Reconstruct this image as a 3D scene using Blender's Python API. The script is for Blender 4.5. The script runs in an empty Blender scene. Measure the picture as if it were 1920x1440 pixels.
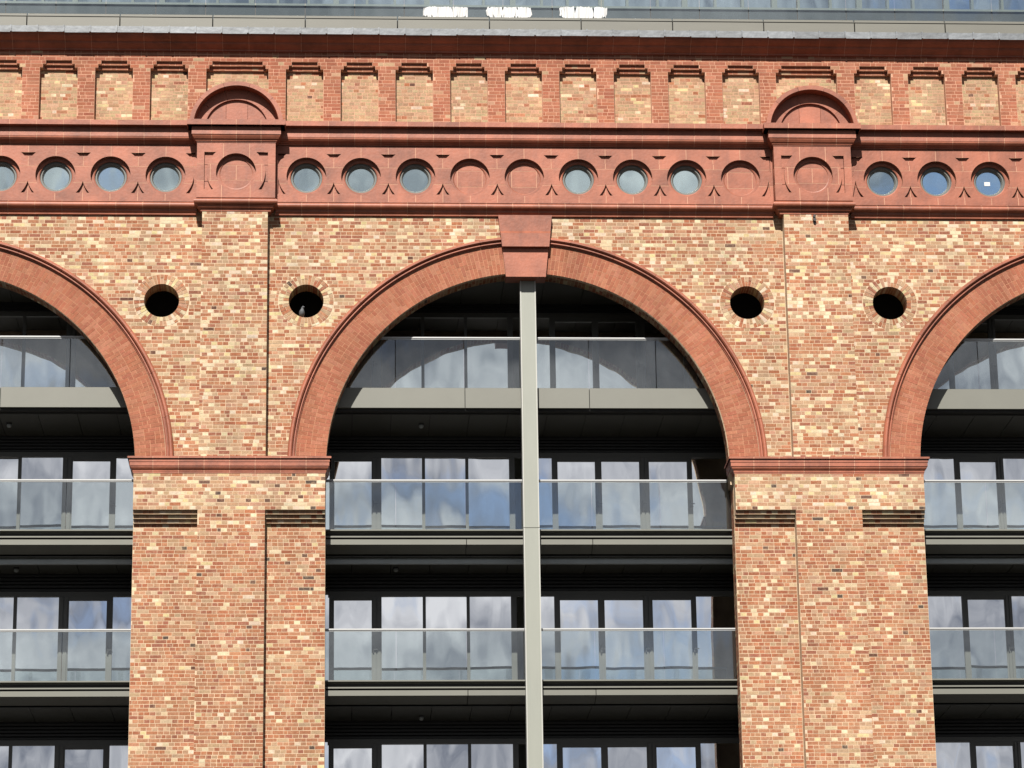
import bpy, bmesh, math, random
from math import sin, cos, pi, radians, sqrt
from mathutils import Matrix, Vector

random.seed(11)
scene = bpy.context.scene
COL = scene.collection

# ------------------------------------------------------------------ camera
CAM = Vector((-3.738, -61.3, 1.6))
th, yaw, roll = radians(17.147), radians(3.203), radians(-0.8144)
fw = Vector((sin(yaw) * cos(th), cos(yaw) * cos(th), sin(th)))
r0 = Vector((cos(yaw), -sin(yaw), 0))
u0 = r0.cross(fw)
rr = cos(roll) * r0 + sin(roll) * u0
uu = -sin(roll) * r0 + cos(roll) * u0
cd = bpy.data.cameras.new("camera")
cam = bpy.data.objects.new("camera", cd)
COL.objects.link(cam)
cam.matrix_world = Matrix(((rr.x, uu.x, -fw.x, CAM.x), (rr.y, uu.y, -fw.y, CAM.y), (rr.z, uu.z, -fw.z, CAM.z), (0, 0, 0, 1)))
cd.sensor_width = 36.0
cd.lens = 36.0 * 6000 / 1920
cd.clip_start = 0.5
cd.clip_end = 3000
scene.camera = cam

# ------------------------------------------------------------------ sky, sun, exposure
SUN = Vector((-0.16, -1.0, 0.97)).normalized()
sl = bpy.data.lights.new("sun", 'SUN')
sl.energy = 5.0
sl.angle = radians(0.5)
sl.color = (1.0, 0.95, 0.87)
so = bpy.data.objects.new("sun", sl)
COL.objects.link(so)
so.rotation_euler = SUN.to_track_quat('Z', 'Y').to_euler()
so.location = SUN * 80

w = bpy.data.worlds.new("World")
scene.world = w
w.use_nodes = True
nt = w.node_tree
nt.nodes.clear()
N, L = nt.nodes.new, nt.links.new
out = N("ShaderNodeOutputWorld")
sky = N("ShaderNodeTexSky")
sky.sky_type = 'NISHITA'
sky.sun_disc = False
sky.sun_elevation = math.asin(SUN.z)
sky.sun_rotation = math.atan2(SUN.x, SUN.y)
sky.air_density = 0.7
sky.dust_density = 0.3
sky.ozone_density = 1.6
bg = N("ShaderNodeBackground")
bg.inputs[1].default_value = 0.05
L(sky.outputs[0], bg.inputs[0])
tc = N("ShaderNodeTexCoord")
mp = N("ShaderNodeMapping")
mp.inputs['Scale'].default_value = (1.0, 1.0, 2.6)
mp.inputs['Location'].default_value = (3.1, 0.4, 1.7)
L(tc.outputs['Generated'], mp.inputs[0])
nz = N("ShaderNodeTexNoise")
nz.inputs['Scale'].default_value = 7.0
nz.inputs['Detail'].default_value = 9
nz.inputs['Roughness'].default_value = 0.56
nz.inputs['Distortion'].default_value = 0.35
L(mp.outputs[0], nz.inputs['Vector'])
cr = N("ShaderNodeValToRGB")
cr.color_ramp.elements[0].position = 0.27
cr.color_ramp.elements[0].color = (0, 0, 0, 1)
cr.color_ramp.elements[1].position = 0.46
cr.color_ramp.elements[1].color = (1, 1, 1, 1)
L(nz.outputs[0], cr.inputs[0])
n2 = N("ShaderNodeTexNoise")
n2.inputs['Scale'].default_value = 13.0
n2.inputs['Detail'].default_value = 7
L(mp.outputs[0], n2.inputs['Vector'])
cc = N("ShaderNodeValToRGB")
cc.color_ramp.elements[0].position = 0.36
cc.color_ramp.elements[0].color = (0.30, 0.33, 0.40, 1)
cc.color_ramp.elements[1].position = 0.68
cc.color_ramp.elements[1].color = (1.14, 1.15, 1.18, 1)
L(n2.outputs[0], cc.inputs[0])
bc = N("ShaderNodeBackground")
bc.inputs[1].default_value = 0.36
L(cc.outputs[0], bc.inputs[0])
ms = N("ShaderNodeMixShader")
L(cr.outputs[0], ms.inputs[0])
L(bg.outputs[0], ms.inputs[1])
L(bc.outputs[0], ms.inputs[2])
L(ms.outputs[0], out.inputs[0])

vs = scene.view_settings
vs.view_transform = 'Standard'
vs.look = 'None'
vs.exposure = 1.0
vs.gamma = 1.0
vs.use_curve_mapping = False
scene.cycles.max_bounces = 8
scene.cycles.transparent_max_bounces = 12
scene.cycles.caustics_reflective = False
scene.cycles.caustics_refractive = False


# ------------------------------------------------------------------ materials
ALB = 0.5      # the photograph is exposed one stop up for mid-dark masonry


def mat(name, col, rough=0.8, metal=0.0, var=0.0, scale=6.0, tint=False, bump=0.0, bscale=40.0, rand=0.0, spec=0.5, streak=None):
    m = bpy.data.materials.new(name)
    m.use_nodes = True
    t = m.node_tree
    b = t.nodes["Principled BSDF"]
    b.inputs['Roughness'].default_value = rough
    b.inputs['Metallic'].default_value = metal
    b.inputs['Specular IOR Level'].default_value = spec
    n, l = t.nodes.new, t.links.new
    if tint:
        a = n("ShaderNodeAttribute")
        a.attribute_name = "tint"
        c = a.outputs['Color']
        gg = n("ShaderNodeNewGeometry")
        ts = n("ShaderNodeTexNoise")
        ts.inputs['Scale'].default_value = 11
        ts.inputs['Detail'].default_value = 4
        l(gg.outputs['Position'], ts.inputs['Vector'])
        ms_ = n("ShaderNodeMapRange")
        ms_.inputs[1].default_value = 0.52
        ms_.inputs[2].default_value = 0.74
        ms_.inputs[4].default_value = 0.55 if name == 'fired_brick' else 0.12
        l(ts.outputs[0], ms_.inputs[0])
        mxs = n("ShaderNodeMix")
        mxs.data_type = 'RGBA'
        mxs.inputs['B'].default_value = (0.27, 0.18, 0.115, 1)
        l(ms_.outputs[0], mxs.inputs['Factor'])
        l(c, mxs.inputs['A'])
        c = mxs.outputs['Result']
        mp2 = n("ShaderNodeMapping")
        mp2.inputs['Scale'].default_value = (1.6, 1.6, 0.4)
        l(gg.outputs['Position'], mp2.inputs[0])
        tl = n("ShaderNodeTexNoise")
        tl.inputs['Scale'].default_value = 1.0
        tl.inputs['Detail'].default_value = 5
        l(mp2.outputs[0], tl.inputs['Vector'])
        ml = n("ShaderNodeMapRange")
        ml.inputs[1].default_value = 0.3
        ml.inputs[2].default_value = 0.7
        ml.inputs[3].default_value = 0.80
        ml.inputs[4].default_value = 1.14
        l(tl.outputs[0], ml.inputs[0])
        hs = n("ShaderNodeHueSaturation")
        l(ml.outputs[0], hs.inputs['Value'])
        l(c, hs.inputs['Color'])
        c = hs.outputs[0]
    else:
        rgb = n("ShaderNodeRGB")
        rgb.outputs[0].default_value = (*(v * ALB for v in col), 1)
        c = rgb.outputs[0]
    geo = n("ShaderNodeNewGeometry")
    pos = geo.outputs['Position']
    if name == 'terracotta':
        mp3 = n("ShaderNodeMapping")
        mp3.inputs['Scale'].default_value = (5.0, 5.0, 1.1)
        l(pos, mp3.inputs[0])
        t3 = n("ShaderNodeTexNoise")
        t3.inputs['Scale'].default_value = 1.5
        t3.inputs['Detail'].default_value = 8
        t3.inputs['Roughness'].default_value = 0.7
        l(mp3.outputs[0], t3.inputs['Vector'])
        m3 = n("ShaderNodeMapRange")
        m3.inputs[1].default_value = 0.50
        m3.inputs[2].default_value = 0.78
        m3.inputs[4].default_value = 0.55
        l(t3.outputs[0], m3.inputs[0])
        x3 = n("ShaderNodeMix")
        x3.data_type = 'RGBA'
        x3.inputs['B'].default_value = (0.13, 0.05, 0.036, 1)
        l(m3.outputs[0], x3.inputs['Factor'])
        l(c, x3.inputs['A'])
        c = x3.outputs['Result']
    if streak:
        mpp = n("ShaderNodeMapping")
        mpp.inputs['Scale'].default_value = streak
        l(pos, mpp.inputs[0])
        pos = mpp.outputs[0]
    if var or rand:
        hsv = n("ShaderNodeHueSaturation")
        l(c, hsv.inputs['Color'])
        add = n("ShaderNodeMath")
        add.operation = 'ADD'
        add.inputs[0].default_value = 1.0
        add.inputs[1].default_value = 0.0
        if var:
            t1 = n("ShaderNodeTexNoise")
            t1.inputs['Scale'].default_value = scale
            t1.inputs['Detail'].default_value = 6
            t1.inputs['Roughness'].default_value = 0.65
            l(pos, t1.inputs['Vector'])
            mr = n("ShaderNodeMapRange")
            mr.inputs[1].default_value = 0.28
            mr.inputs[2].default_value = 0.72
            mr.inputs[3].default_value = 1 - var
            mr.inputs[4].default_value = 1 + var
            l(t1.outputs[0], mr.inputs[0])
            l(mr.outputs[0], add.inputs[0])
        if rand:
            oi = n("ShaderNodeObjectInfo")
            m2 = n("ShaderNodeMapRange")
            m2.inputs[3].default_value = -rand
            m2.inputs[4].default_value = rand
            l(oi.outputs['Random'], m2.inputs[0])
            l(m2.outputs[0], add.inputs[1])
        l(add.outputs[0], hsv.inputs['Value'])
        c = hsv.outputs[0]
    l(c, b.inputs['Base Color'])
    if bump:
        t2 = n("ShaderNodeTexNoise")
        t2.inputs['Scale'].default_value = bscale
        t2.inputs['Detail'].default_value = 5
        l(geo.outputs['Position'], t2.inputs['Vector'])
        bp = n("ShaderNodeBump")
        bp.inputs['Strength'].default_value = bump
        bp.inputs['Distance'].default_value = 0.01
        l(t2.outputs[0], bp.inputs['Height'])
        l(bp.outputs[0], b.inputs['Normal'])
    return m


M = {}
M['brick'] = mat("fired_brick", None, 0.9, tint=True, var=0.24, scale=22, bump=0.5, bscale=60, spec=0.2)
M['redbrick'] = mat("red_rubber_brick", None, 0.9, tint=True, var=0.16, scale=22, bump=0.5, bscale=60, spec=0.2)
M['mortar'] = mat("lime_mortar", (0.86, 0.65, 0.45), 0.95, var=0.2, scale=3, spec=0.1)
M['redmortar'] = mat("pink_mortar", (0.82, 0.47, 0.32), 0.95, var=0.2, scale=3, spec=0.1)
M['archmortar'] = mat("arch_mortar", (0.66, 0.33, 0.20), 0.95, var=0.25, scale=2.5, spec=0.1)
M['terra'] = mat("terracotta", (0.45, 0.147, 0.084), 0.5, var=0.30, scale=2.3, bump=0.3, bscale=18, rand=0.15, spec=0.3)
M['lead'] = mat("lead_sheet", (0.17, 0.185, 0.205), 0.5, 0.25, var=0.38, scale=5, bump=0.4, bscale=9, rand=0.2, streak=(1.0, 1.0, 2.4))
M['paint'] = mat("warm_grey_paint", (0.215, 0.215, 0.182), 0.5, var=0.05, scale=1.5, rand=0.03)
M['frame'] = mat("shade_toned_frame_paint", (0.16, 0.16, 0.145), 0.5, var=0.05, scale=2)  # darker copy of the fascia paint, recess shade put into the colour
M['column'] = mat("pale_column_paint", (0.37, 0.385, 0.335), 0.5, var=0.05, scale=1.2, streak=(3, 3, 0.6))
M['edge'] = mat("column_edge_paint", (0.62, 0.62, 0.57), 0.4)
M['dark'] = mat("dark_metal", (0.018, 0.019, 0.02), 0.6)
M['soffit'] = mat("soffit_panel_paint", (0.10, 0.10, 0.085), 0.6, rand=0.06)
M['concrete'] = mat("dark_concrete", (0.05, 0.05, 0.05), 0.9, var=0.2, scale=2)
M['deck'] = mat("balcony_decking", (0.22, 0.2, 0.17), 0.8, var=0.15, scale=5)
M['rail'] = mat("steel_handrail", (0.72, 0.73, 0.73), 0.38, 0.1)
M['plaster'] = mat("white_plaster", (0.8, 0.82, 0.82), 0.8)
M['white'] = mat("white_film", (0.92, 0.92, 0.92), 0.35)
M['fascia2'] = mat("roof_cladding_paint", (0.165, 0.160, 0.13), 0.5, var=0.07, scale=1.3, rand=0.04, streak=(1, 1, 4))
M['ground'] = mat("paving", (0.07, 0.067, 0.062), 0.9, var=0.2, scale=0.5)
M['feather'] = mat("pigeon_feather", (0.13, 0.137, 0.15), 0.7, var=0.35, scale=30)
M['blackiron'] = mat("black_iron", (0.015, 0.013, 0.012), 0.6)
M['steelbeam'] = mat("steel_beam_paint", (0.70, 0.76, 0.76), 0.45, var=0.1, scale=3)


def glass_mat(name, fac, interior, wave=0.0, transp=False, tintc=(1, 1, 1), wscale=1.2, dust=0.0):
    m = bpy.data.materials.new(name)
    m.use_nodes = True
    t = m.node_tree
    t.nodes.clear()
    n, l = t.nodes.new, t.links.new
    o = n("ShaderNodeOutputMaterial")
    g = n("ShaderNodeBsdfGlossy")
    g.inputs['Roughness'].default_value = 0.0
    g.inputs['Color'].default_value = (0.95, 0.96, 0.98, 1) if name != 'round_window_glass' else (0.86, 0.97, 0.95, 1)
    if transp:
        b = n("ShaderNodeBsdfTransparent")
        b.inputs[0].default_value = (*tintc, 1)
    else:
        b = n("ShaderNodeBsdfDiffuse")
        b.inputs[0].default_value = (*interior, 1)
    base = b.outputs[0]
    if dust:
        d = n("ShaderNodeBsdfDiffuse")
        d.inputs[0].default_value = (0.4, 0.41, 0.41, 1)
        mxd = n("ShaderNodeMixShader")
        mxd.inputs[0].default_value = dust
        l(base, mxd.inputs[1])
        l(d.outputs[0], mxd.inputs[2])
        base = mxd.outputs[0]
    fr = n("ShaderNodeFresnel")
    fr.inputs[0].default_value = 1.5
    ma = n("ShaderNodeMath")
    ma.operation = 'ADD'
    ma.use_clamp = True
    ma.inputs[1].default_value = fac
    l(fr.outputs[0], ma.inputs[0])
    mx = n("ShaderNodeMixShader")
    l(ma.outputs[0], mx.inputs[0])
    l(base, mx.inputs[1])
    l(g.outputs[0], mx.inputs[2])
    l(mx.outputs[0], o.inputs[0])
    if wave:
        geo = n("ShaderNodeNewGeometry")
        oi = n("ShaderNodeObjectInfo")
        va = n("ShaderNodeVectorMath")
        va.operation = 'ADD'
        sc = n("ShaderNodeVectorMath")
        sc.operation = 'SCALE'
        sc.inputs[0].default_value = (13, 7, 19)
        l(oi.outputs['Random'], sc.inputs['Scale'])
        l(geo.outputs['Position'], va.inputs[0])
        l(sc.outputs[0], va.inputs[1])
        mpp = n("ShaderNodeMapping")
        mpp.inputs['Scale'].default_value = (1.5, 1, 0.55)
        l(va.outputs[0], mpp.inputs[0])
        tx = n("ShaderNodeTexNoise")
        tx.inputs['Scale'].default_value = wscale
        tx.inputs['Detail'].default_value = 1.0
        l(mpp.outputs[0], tx.inputs['Vector'])
        bp = n("ShaderNodeBump")
        bp.inputs['Strength'].default_value = 1.0
        bp.inputs['Distance'].default_value = wave
        l(tx.outputs[0], bp.inputs['Height'])
        l(bp.outputs[0], g.inputs['Normal'])
    return m


M['pane'] = glass_mat("window_glass", 0.84, (0.012, 0.014, 0.016), wave=0.006)
M['roundpane'] = glass_mat("round_window_glass", 0.70, None, wave=0.004, transp=True, tintc=(0.80, 0.9, 0.92))
M['guard'] = glass_mat("balustrade_glass", 0.085, None, wave=0.003, transp=True, tintc=(0.90, 0.94, 0.93), dust=0.012)
M['roofguard'] = glass_mat("roof_balustrade_glass", 0.10, None, wave=0.004, transp=True, tintc=(0.8, 0.88, 0.9))
M['roofpane'] = glass_mat("roof_window_glass", 0.78, (0.03, 0.035, 0.04), wave=0.012)


# ------------------------------------------------------------------ helpers
def tag(o, label=None, cat=None, group=None, kind=None):
    if label:
        o['label'] = label
    if cat:
        o['category'] = cat
    if group:
        o['group'] = group
    if kind:
        o['kind'] = kind
    return o


def empty(name, loc=(0, 0, 0), parent=None):
    o = bpy.data.objects.new(name, None)
    COL.objects.link(o)
    o.location = loc
    o.empty_display_size = 0.3
    if parent:
        o.parent = parent
    return o


def link(name, me, parent=None, loc=None):
    o = bpy.data.objects.new(name, me)
    COL.objects.link(o)
    if parent is not None:
        o.parent = parent
        o.matrix_parent_inverse = Matrix.Translation(-Vector(world_loc(parent)))
    if loc is not None:
        o.location = loc
    return o


def world_loc(p):
    v = Vector(p.location)
    q = p
    while q.parent is not None:
        v = q.matrix_parent_inverse @ v
        q = q.parent
        v = v + Vector(q.location)
    return v


class MB:
    def __init__(s):
        s.v, s.f, s.t = [], [], []

    def face(s, idx, tint=None):
        s.f.append(idx)
        s.t.append(tint)

    def box(s, x0, x1, y0, y1, z0, z1, tint=None, back=True):
        a = len(s.v)
        s.v += [(x0, y0, z0), (x1, y0, z0), (x1, y0, z1), (x0, y0, z1), (x0, y1, z0), (x1, y1, z0), (x1, y1, z1), (x0, y1, z1)]
        fs = [(0, 1, 2, 3), (1, 5, 6, 2), (4, 0, 3, 7), (3, 2, 6, 7), (4, 5, 1, 0)]
        if back:
            fs.append((5, 4, 7, 6))
        for q in fs:
            s.face(tuple(a + i for i in q), tint)

    def quadprism(s, pts, y0, y1, tint=None, back=True):
        """pts: counter-clockwise (x, z) seen from -Y"""
        a = len(s.v)
        n = len(pts)
        s.v += [(x, y0, z) for x, z in pts] + [(x, y1, z) for x, z in pts]
        s.face(tuple(a + i for i in range(n)), tint)
        if back:
            s.face(tuple(a + n + i for i in reversed(range(n))), tint)
        for i in range(n):
            j = (i + 1) % n
            s.face((a + i, a + n + i, a + n + j, a + j), tint)

    def prism_x(s, prof, x0, x1, tint=None):
        """prof: closed (y, z) outline, swept along X"""
        a = len(s.v)
        n = len(prof)
        s.v += [(x0, y, z) for y, z in prof] + [(x1, y, z) for y, z in prof]
        s.face(tuple(a + i for i in range(n)), tint)
        s.face(tuple(a + n + i for i in reversed(range(n))), tint)
        for i in range(n):
            j = (i + 1) % n
            s.face((a + i, a + n + i, a + n + j, a + j), tint)

    def loft(s, cx, wd, yf, yb, prof, tint=None):
        """moulding with returned ends: prof = (z, d) from top to bottom round a block of half width wd and front yf"""
        a = len(s.v)
        for z, d in prof:
            s.v += [(cx - wd - d, yb, z), (cx - wd - d, yf - d, z), (cx + wd + d, yf - d, z), (cx + wd + d, yb, z)]
        for i in range(len(prof) - 1):
            for k in range(3):
                p, q = a + 4 * i + k, a + 4 * i + k + 1
                s.face((p, p + 4, q + 4, q), tint)
            s.face((a + 4 * i + 3, a + 4 * i + 7, a + 4 * i + 4, a + 4 * i), tint)
        s.face((a, a + 1, a + 2, a + 3), tint)
        e = a + 4 * (len(prof) - 1)
        s.face((e + 3, e + 2, e + 1, e), tint)

    def arc(s, cx, cz, prof, a0, a1, n, tint=None, caps=True):
        """closed profile (r, y) swept about the axis (cx, cz) parallel to Y"""
        a = len(s.v)
        m = len(prof)
        full = abs(a1 - a0 - 2 * pi) < 1e-6
        k = n if full else n + 1
        for i in range(k):
            an = a0 + (a1 - a0) * i / n
            s.v += [(cx + r * cos(an), y, cz + r * sin(an)) for r, y in prof]
        for i in range(n):
            b0, b1 = a + m * i, a + m * ((i + 1) % k)
            for j in range(m):
                q = (j + 1) % m
                s.face((b0 + j, b0 + q, b1 + q, b1 + j), tint)
        if not full and caps:
            s.face(tuple(a + j for j in reversed(range(m))), tint)
            s.face(tuple(a + m * (k - 1) + j for j in range(m)), tint)

    def mesh(s, name, mats, fix=False):
        me = bpy.data.meshes.new(name)
        me.from_pydata(s.v, [], s.f)
        if any(t is not None for t in s.t):
            at = me.attributes.new("tint", 'FLOAT_COLOR', 'FACE')
            buf = []
            for t in s.t:
                buf += list(t or (0.4, 0.2, 0.1)) + [1.0]
            at.data.foreach_set("color", buf)
        for mm in (mats if isinstance(mats, (list, tuple)) else [mats]):
            me.materials.append(mm)
        if fix:
            bm = bmesh.new()
            bm.from_mesh(me)
            bmesh.ops.recalc_face_normals(bm, faces=bm.faces)
            bm.to_mesh(me)
            bm.free()
        return me

    def build(s, name, m, parent=None, fix=True, **kw):
        o = link(name, s.mesh(name, m, fix), parent)
        return tag(o, **kw)


def circ(cx, cz, r, n=48, a0=0.0, a1=2 * pi):
    full = abs(a1 - a0 - 2 * pi) < 1e-6
    k = n if full else n + 1
    return [(cx + r * cos(a0 + (a1 - a0) * i / n), cz + r * sin(a0 + (a1 - a0) * i / n)) for i in range(k)]


def filled(loops, y0, y1):
    """solid plate between the planes y0 and y1: first loop is the outline, the others are holes; returns a bmesh"""
    cu = bpy.data.curves.new("outline", 'CURVE')
    cu.dimensions = '2D'
    cu.fill_mode = 'BOTH'
    cu.extrude = abs(y1 - y0) / 2
    for lp in loops:
        sp = cu.splines.new('POLY')
        sp.points.add(len(lp) - 1)
        for i, (x, z) in enumerate(lp):
            sp.points[i].co = (x, z, 0, 1)
        sp.use_cyclic_u = True
    ob = bpy.data.objects.new("outline", cu)
    me = bpy.data.meshes.new_from_object(ob)
    bm = bmesh.new()
    bm.from_mesh(me)
    yc = (y0 + y1) / 2
    for v in bm.verts:
        x, y, z = v.co
        v.co = (x, yc - z, y)
    bpy.data.objects.remove(ob)
    bpy.data.curves.remove(cu)
    bpy.data.meshes.remove(me)
    bmesh.ops.remove_doubles(bm, verts=bm.verts, dist=1e-5)
    bmesh.ops.recalc_face_normals(bm, faces=bm.faces)
    return bm


def cut(bm0, x0=None, x1=None, z0=None, z1=None):
    bm = bm0.copy()
    for co, no in ((x0, (-1, 0, 0)), (x1, (1, 0, 0)), (z0, (0, 0, -1)), (z1, (0, 0, 1))):
        if co is None:
            continue
        p = (co, 0, 0) if no[0] else (0, 0, co)
        r = bmesh.ops.bisect_plane(bm, geom=bm.verts[:] + bm.edges[:] + bm.faces[:], dist=1e-5, plane_co=p, plane_no=no, clear_outer=True)
        es = [e for e in r['geom_cut'] if isinstance(e, bmesh.types.BMEdge) and e.is_valid and len(e.link_faces) == 1]
        if es:
            bmesh.ops.triangle_fill(bm, use_beauty=True, use_dissolve=False, edges=es)
        if not bm.faces:
            return None
    bmesh.ops.recalc_face_normals(bm, faces=bm.faces)
    return bm


def bm_obj(name, bm, m, parent=None, **kw):
    me = bpy.data.meshes.new(name)
    bm.to_mesh(me)
    bm.free()
    me.materials.append(m)
    return tag(link(name, me, parent), **kw)


def lerp(a, b, t):
    return tuple(a[i] + (b[i] - a[i]) * t for i in range(3))


# ------------------------------------------------------------------ main dimensions (metres)
PITCH = 11.85          # arch to arch
R_IN, R_OUT = 4.03, 4.64
R_HOOD = 4.80
ZS = 18.87             # springing
PIL = 5.915            # pilaster axis
PW = 0.665             # pilaster half width
P = 0.27               # pilaster projection
PE0, PE1 = 4.04, 7.81  # pier edges
WT = 0.45              # wall thickness
XE = 12.1              # how far the facade is built to either side
ZB = 12.2              # bricks start here
F = -0.10              # frieze face
ZR = 24.94             # roundel axis
RP = 1.1125            # roundel pitch
BL, BRT = -11.84, 11.91
BAYS = (BL, 0.0, BRT)
PX = {-1: -5.885, 1: 5.945}
PEX = {-1: (-7.815, -4.04), 1: (4.085, 7.88)}
OCX = (-7.345, -4.442, 4.502, 7.424)
OCZ = 22.285
RED = [(0.455, 0.162, 0.093), (0.49, 0.185, 0.108), (0.43, 0.150, 0.088), (0.51, 0.208, 0.126), (0.47, 0.175, 0.103)]
STOCK_R = [(0.47, 0.175, 0.088), (0.52, 0.215, 0.112), (0.43, 0.155, 0.082), (0.55, 0.245, 0.135), (0.50, 0.235, 0.13), (0.40, 0.155, 0.095), (0.53, 0.26, 0.15)]
STOCK_B = [(0.56, 0.335, 0.20), (0.60, 0.38, 0.235), (0.55, 0.30, 0.18), (0.59, 0.33, 0.215), (0.54, 0.36, 0.22), (0.64, 0.43, 0.27)]
STOCK_Y = [(0.60, 0.43, 0.25), (0.56, 0.41, 0.24), (0.62, 0.41, 0.26), (0.53, 0.37, 0.22), (0.58, 0.38, 0.225), (0.50, 0.30, 0.18)]
STOCK_C = [(0.80, 0.65, 0.42), (0.86, 0.73, 0.49), (0.76, 0.58, 0.37), (0.86, 0.69, 0.52), (0.78, 0.63, 0.34)]
STOCK_D = [(0.17, 0.08, 0.055), (0.13, 0.09, 0.07), (0.20, 0.11, 0.08)]
RED, STOCK_R, STOCK_B, STOCK_Y, STOCK_C, STOCK_D = [[tuple(v * ALB for v in t) for t in pal] for pal in (RED, STOCK_R, STOCK_B, STOCK_Y, STOCK_C, STOCK_D)]


def stock_tint(wr, wb, wc, wd=0.02):
    k = random.random() * (wr + wb + wc + wd)
    pal = STOCK_R if k < wr else STOCK_B if k < wr + wb else STOCK_C if k < wr + wb + wc else STOCK_D
    return random.choice(pal)


def jit(t, a=0.08):
    f = 1 + random.uniform(-a, a)
    return tuple(min(0.9, c * f * (1 + random.uniform(-0.03, 0.03))) for c in t)


# ================================================================== GROUND
g = MB()
g.box(-700, 700, -900, 500, -0.5, 0.0)
g.build('ground', M['ground'], kind='structure')

# ================================================================== THE BRICK FACADE
facade = empty('brick_facade', (0, 0, 0))
tag(facade, 'old red and yellow brick facade with wide arches and red terracotta frieze', 'facade')

# --- mortar cores ---------------------------------------------------
arch_loop = [(-XE, 18.5), (-PITCH - 0.001, 18.5)]
outline = [(-XE, 18.45)]


def arch_pts(cx, a0, a1, n=72):
    return [(cx + R_IN * cos(a0 + (a1 - a0) * i / n), ZS + R_IN * sin(a0 + (a1 - a0) * i / n)) for i in range(n + 1)]


# outline runs clockwise along the bottom with the arches cut upward into it
outline = [(-XE, 26.15), (-XE, ZS + sqrt(R_IN ** 2 - (XE + BL) ** 2))]
a_s = math.acos((-XE - BL) / R_IN)
outline += arch_pts(BL, a_s, 0, 40)[1:]
outline += [(BL + R_IN, 18.45), (-R_IN, 18.45)]
outline += arch_pts(0, pi, 0)
outline += [(R_IN, 18.45), (BRT - R_IN, 18.45)]
a_e = math.acos((XE - BRT) / R_IN)
outline += arch_pts(BRT, pi, a_e, 40)[:-1]
outline += [(XE, ZS + sqrt(R_IN ** 2 - (XE - BRT) ** 2)), (XE, 26.15)]
holes = [circ(x, OCZ, 0.355, 40) for x in OCX]
# the frieze roundels pierce the wall too
FRZ = []   # (x, glazed)
for i in range(-4, 5):
    FRZ.append((i * RP, i not in (-1, 0, 4)))
for k in range(5):
    FRZ.append((-PITCH + 0.09 + (4 - k) * RP, True))
    FRZ.append((PITCH - (4 - k) * RP, True))
FRZ = [(x, gz) for x, gz in FRZ if abs(x) < XE - 0.45]
holes += [circ(x, ZR, 0.402, 32) for x, gz in FRZ]
wall = bm_obj('spandrel_wall', filled([outline] + holes, 0.0005, WT), M['mortar'], facade)

piers = []
for sx in (-1, 1):
    b = MB()
    lo, hi = PEX[sx]
    cx = PX[sx]
    b.box(lo, hi, 0.0005, WT, 0.0, 18.449)
    b.box(lo + 0.004, hi - 0.004, -P + 0.0005, 0.002, 17.862, 18.62)
    b.box(cx - PW + 0.004, cx + PW - 0.004, -P + 0.0005, 0.0021, 0.0, 17.861)
    b.box(cx - PW + 0.004, cx + PW - 0.004, -P + 0.0005, 0.0021, 18.88, 24.30)
    for x0, x1 in ((lo, cx - PW), (cx + PW, hi)):
        for k in range(3):
            b.box(x0 + 0.004, x1 - 0.004, -P * (k + 1) / 4 + 0.0005, 0.0022, 17.637 + 0.075 * k, 17.637 + 0.075 * (k + 1) - (0.0 if k == 2 else 0.012))
    piers.append(b.build('pier', M['mortar'], facade, label='left brick pier with flat pilaster' if sx < 0 else 'right brick pier with flat pilaster'))

# --- brick laying -----------------------------------------------------
BR = []      # stock bricks (x0, x1, yf, z0, z1, tint, zone, parent)
REDBR = []
CO, JT = 0.075, 0.0125
PJ = 0.009


def lay(x0, x1, z0, z1, yf, tints, store, par, excl=None, course=CO, cut_ok=True, phase=None):
    """fills a rectangle with courses of bricks, leaving out the intervals that excl(z) returns"""
    n = max(1, round((z1 - z0) / course))
    h = (z1 - z0) / n
    for c in range(n):
        za, zb = z0 + c * h, z0 + (c + 1) * h
        iv = [(x0, x1)]
        for e0, e1 in (excl((za + zb) / 2) if excl else ()):
            nv = []
            for a, b in iv:
                if e1 <= a or e0 >= b:
                    nv.append((a, b))
                else:
                    if e0 > a:
                        nv.append((a, e0))
                    if e1 < b:
                        nv.append((e1, b))
            iv = nv
        rowkind = random.random()
        for a, b in iv:
            x = a - random.random() * 0.21
            st = (c % 2 == 0) if random.random() < 0.8 else random.random() < 0.5
            k = random.randint(0, 1)
            while x < b - 0.02:
                if store is REDBR:
                    wd = 0.225 if k % 2 == 0 else 0.1125
                else:
                    hd = (c % 2 == 0) if rowkind < 0.86 else True
                    wd = 0.1125 if (random.random() < (0.94 if hd else 0.14)) else 0.225
                    if random.random() < 0.09:
                        wd = random.choice((0.075, 0.09, 0.15))
                k += 1
                xa, xb = max(x, a), min(x + wd, b)
                x += wd
                if b - xb < 0.05:
                    xb = b
                    x = b
                if xb - xa < 0.045:
                    continue
                y = yf - random.uniform(0.0005, 0.0032)
                store.append((xa + PJ / 2, xb - PJ / 2, y, za + JT / 2, zb - JT / 2, tints((xa + xb) / 2, (za + zb) / 2, wd), par))


ph = [random.uniform(0, 6) for _ in range(8)]


def patch(x, z):
    return 0.5 + 0.25 * sin(1.3 * x + ph[0]) * cos(1.9 * z + ph[1]) + 0.25 * sin(3.7 * x + ph[2] + 1.1 * z) * cos(4.3 * z + ph[3] - 0.6 * x)


def t_upper(x, z, wd):
    q = patch(x, z)
    h = 1.6 if wd < 0.15 else 0.4
    up = min(1, max(0, (z - 19) / 5))
    return jit(stock_tint((0.42 if wd < 0.15 else 0.62) + 0.22 * (1 - q), 0.44, (0.10 + 0.20 * q + 0.12 * up) * h, 0.010), 0.10)


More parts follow.
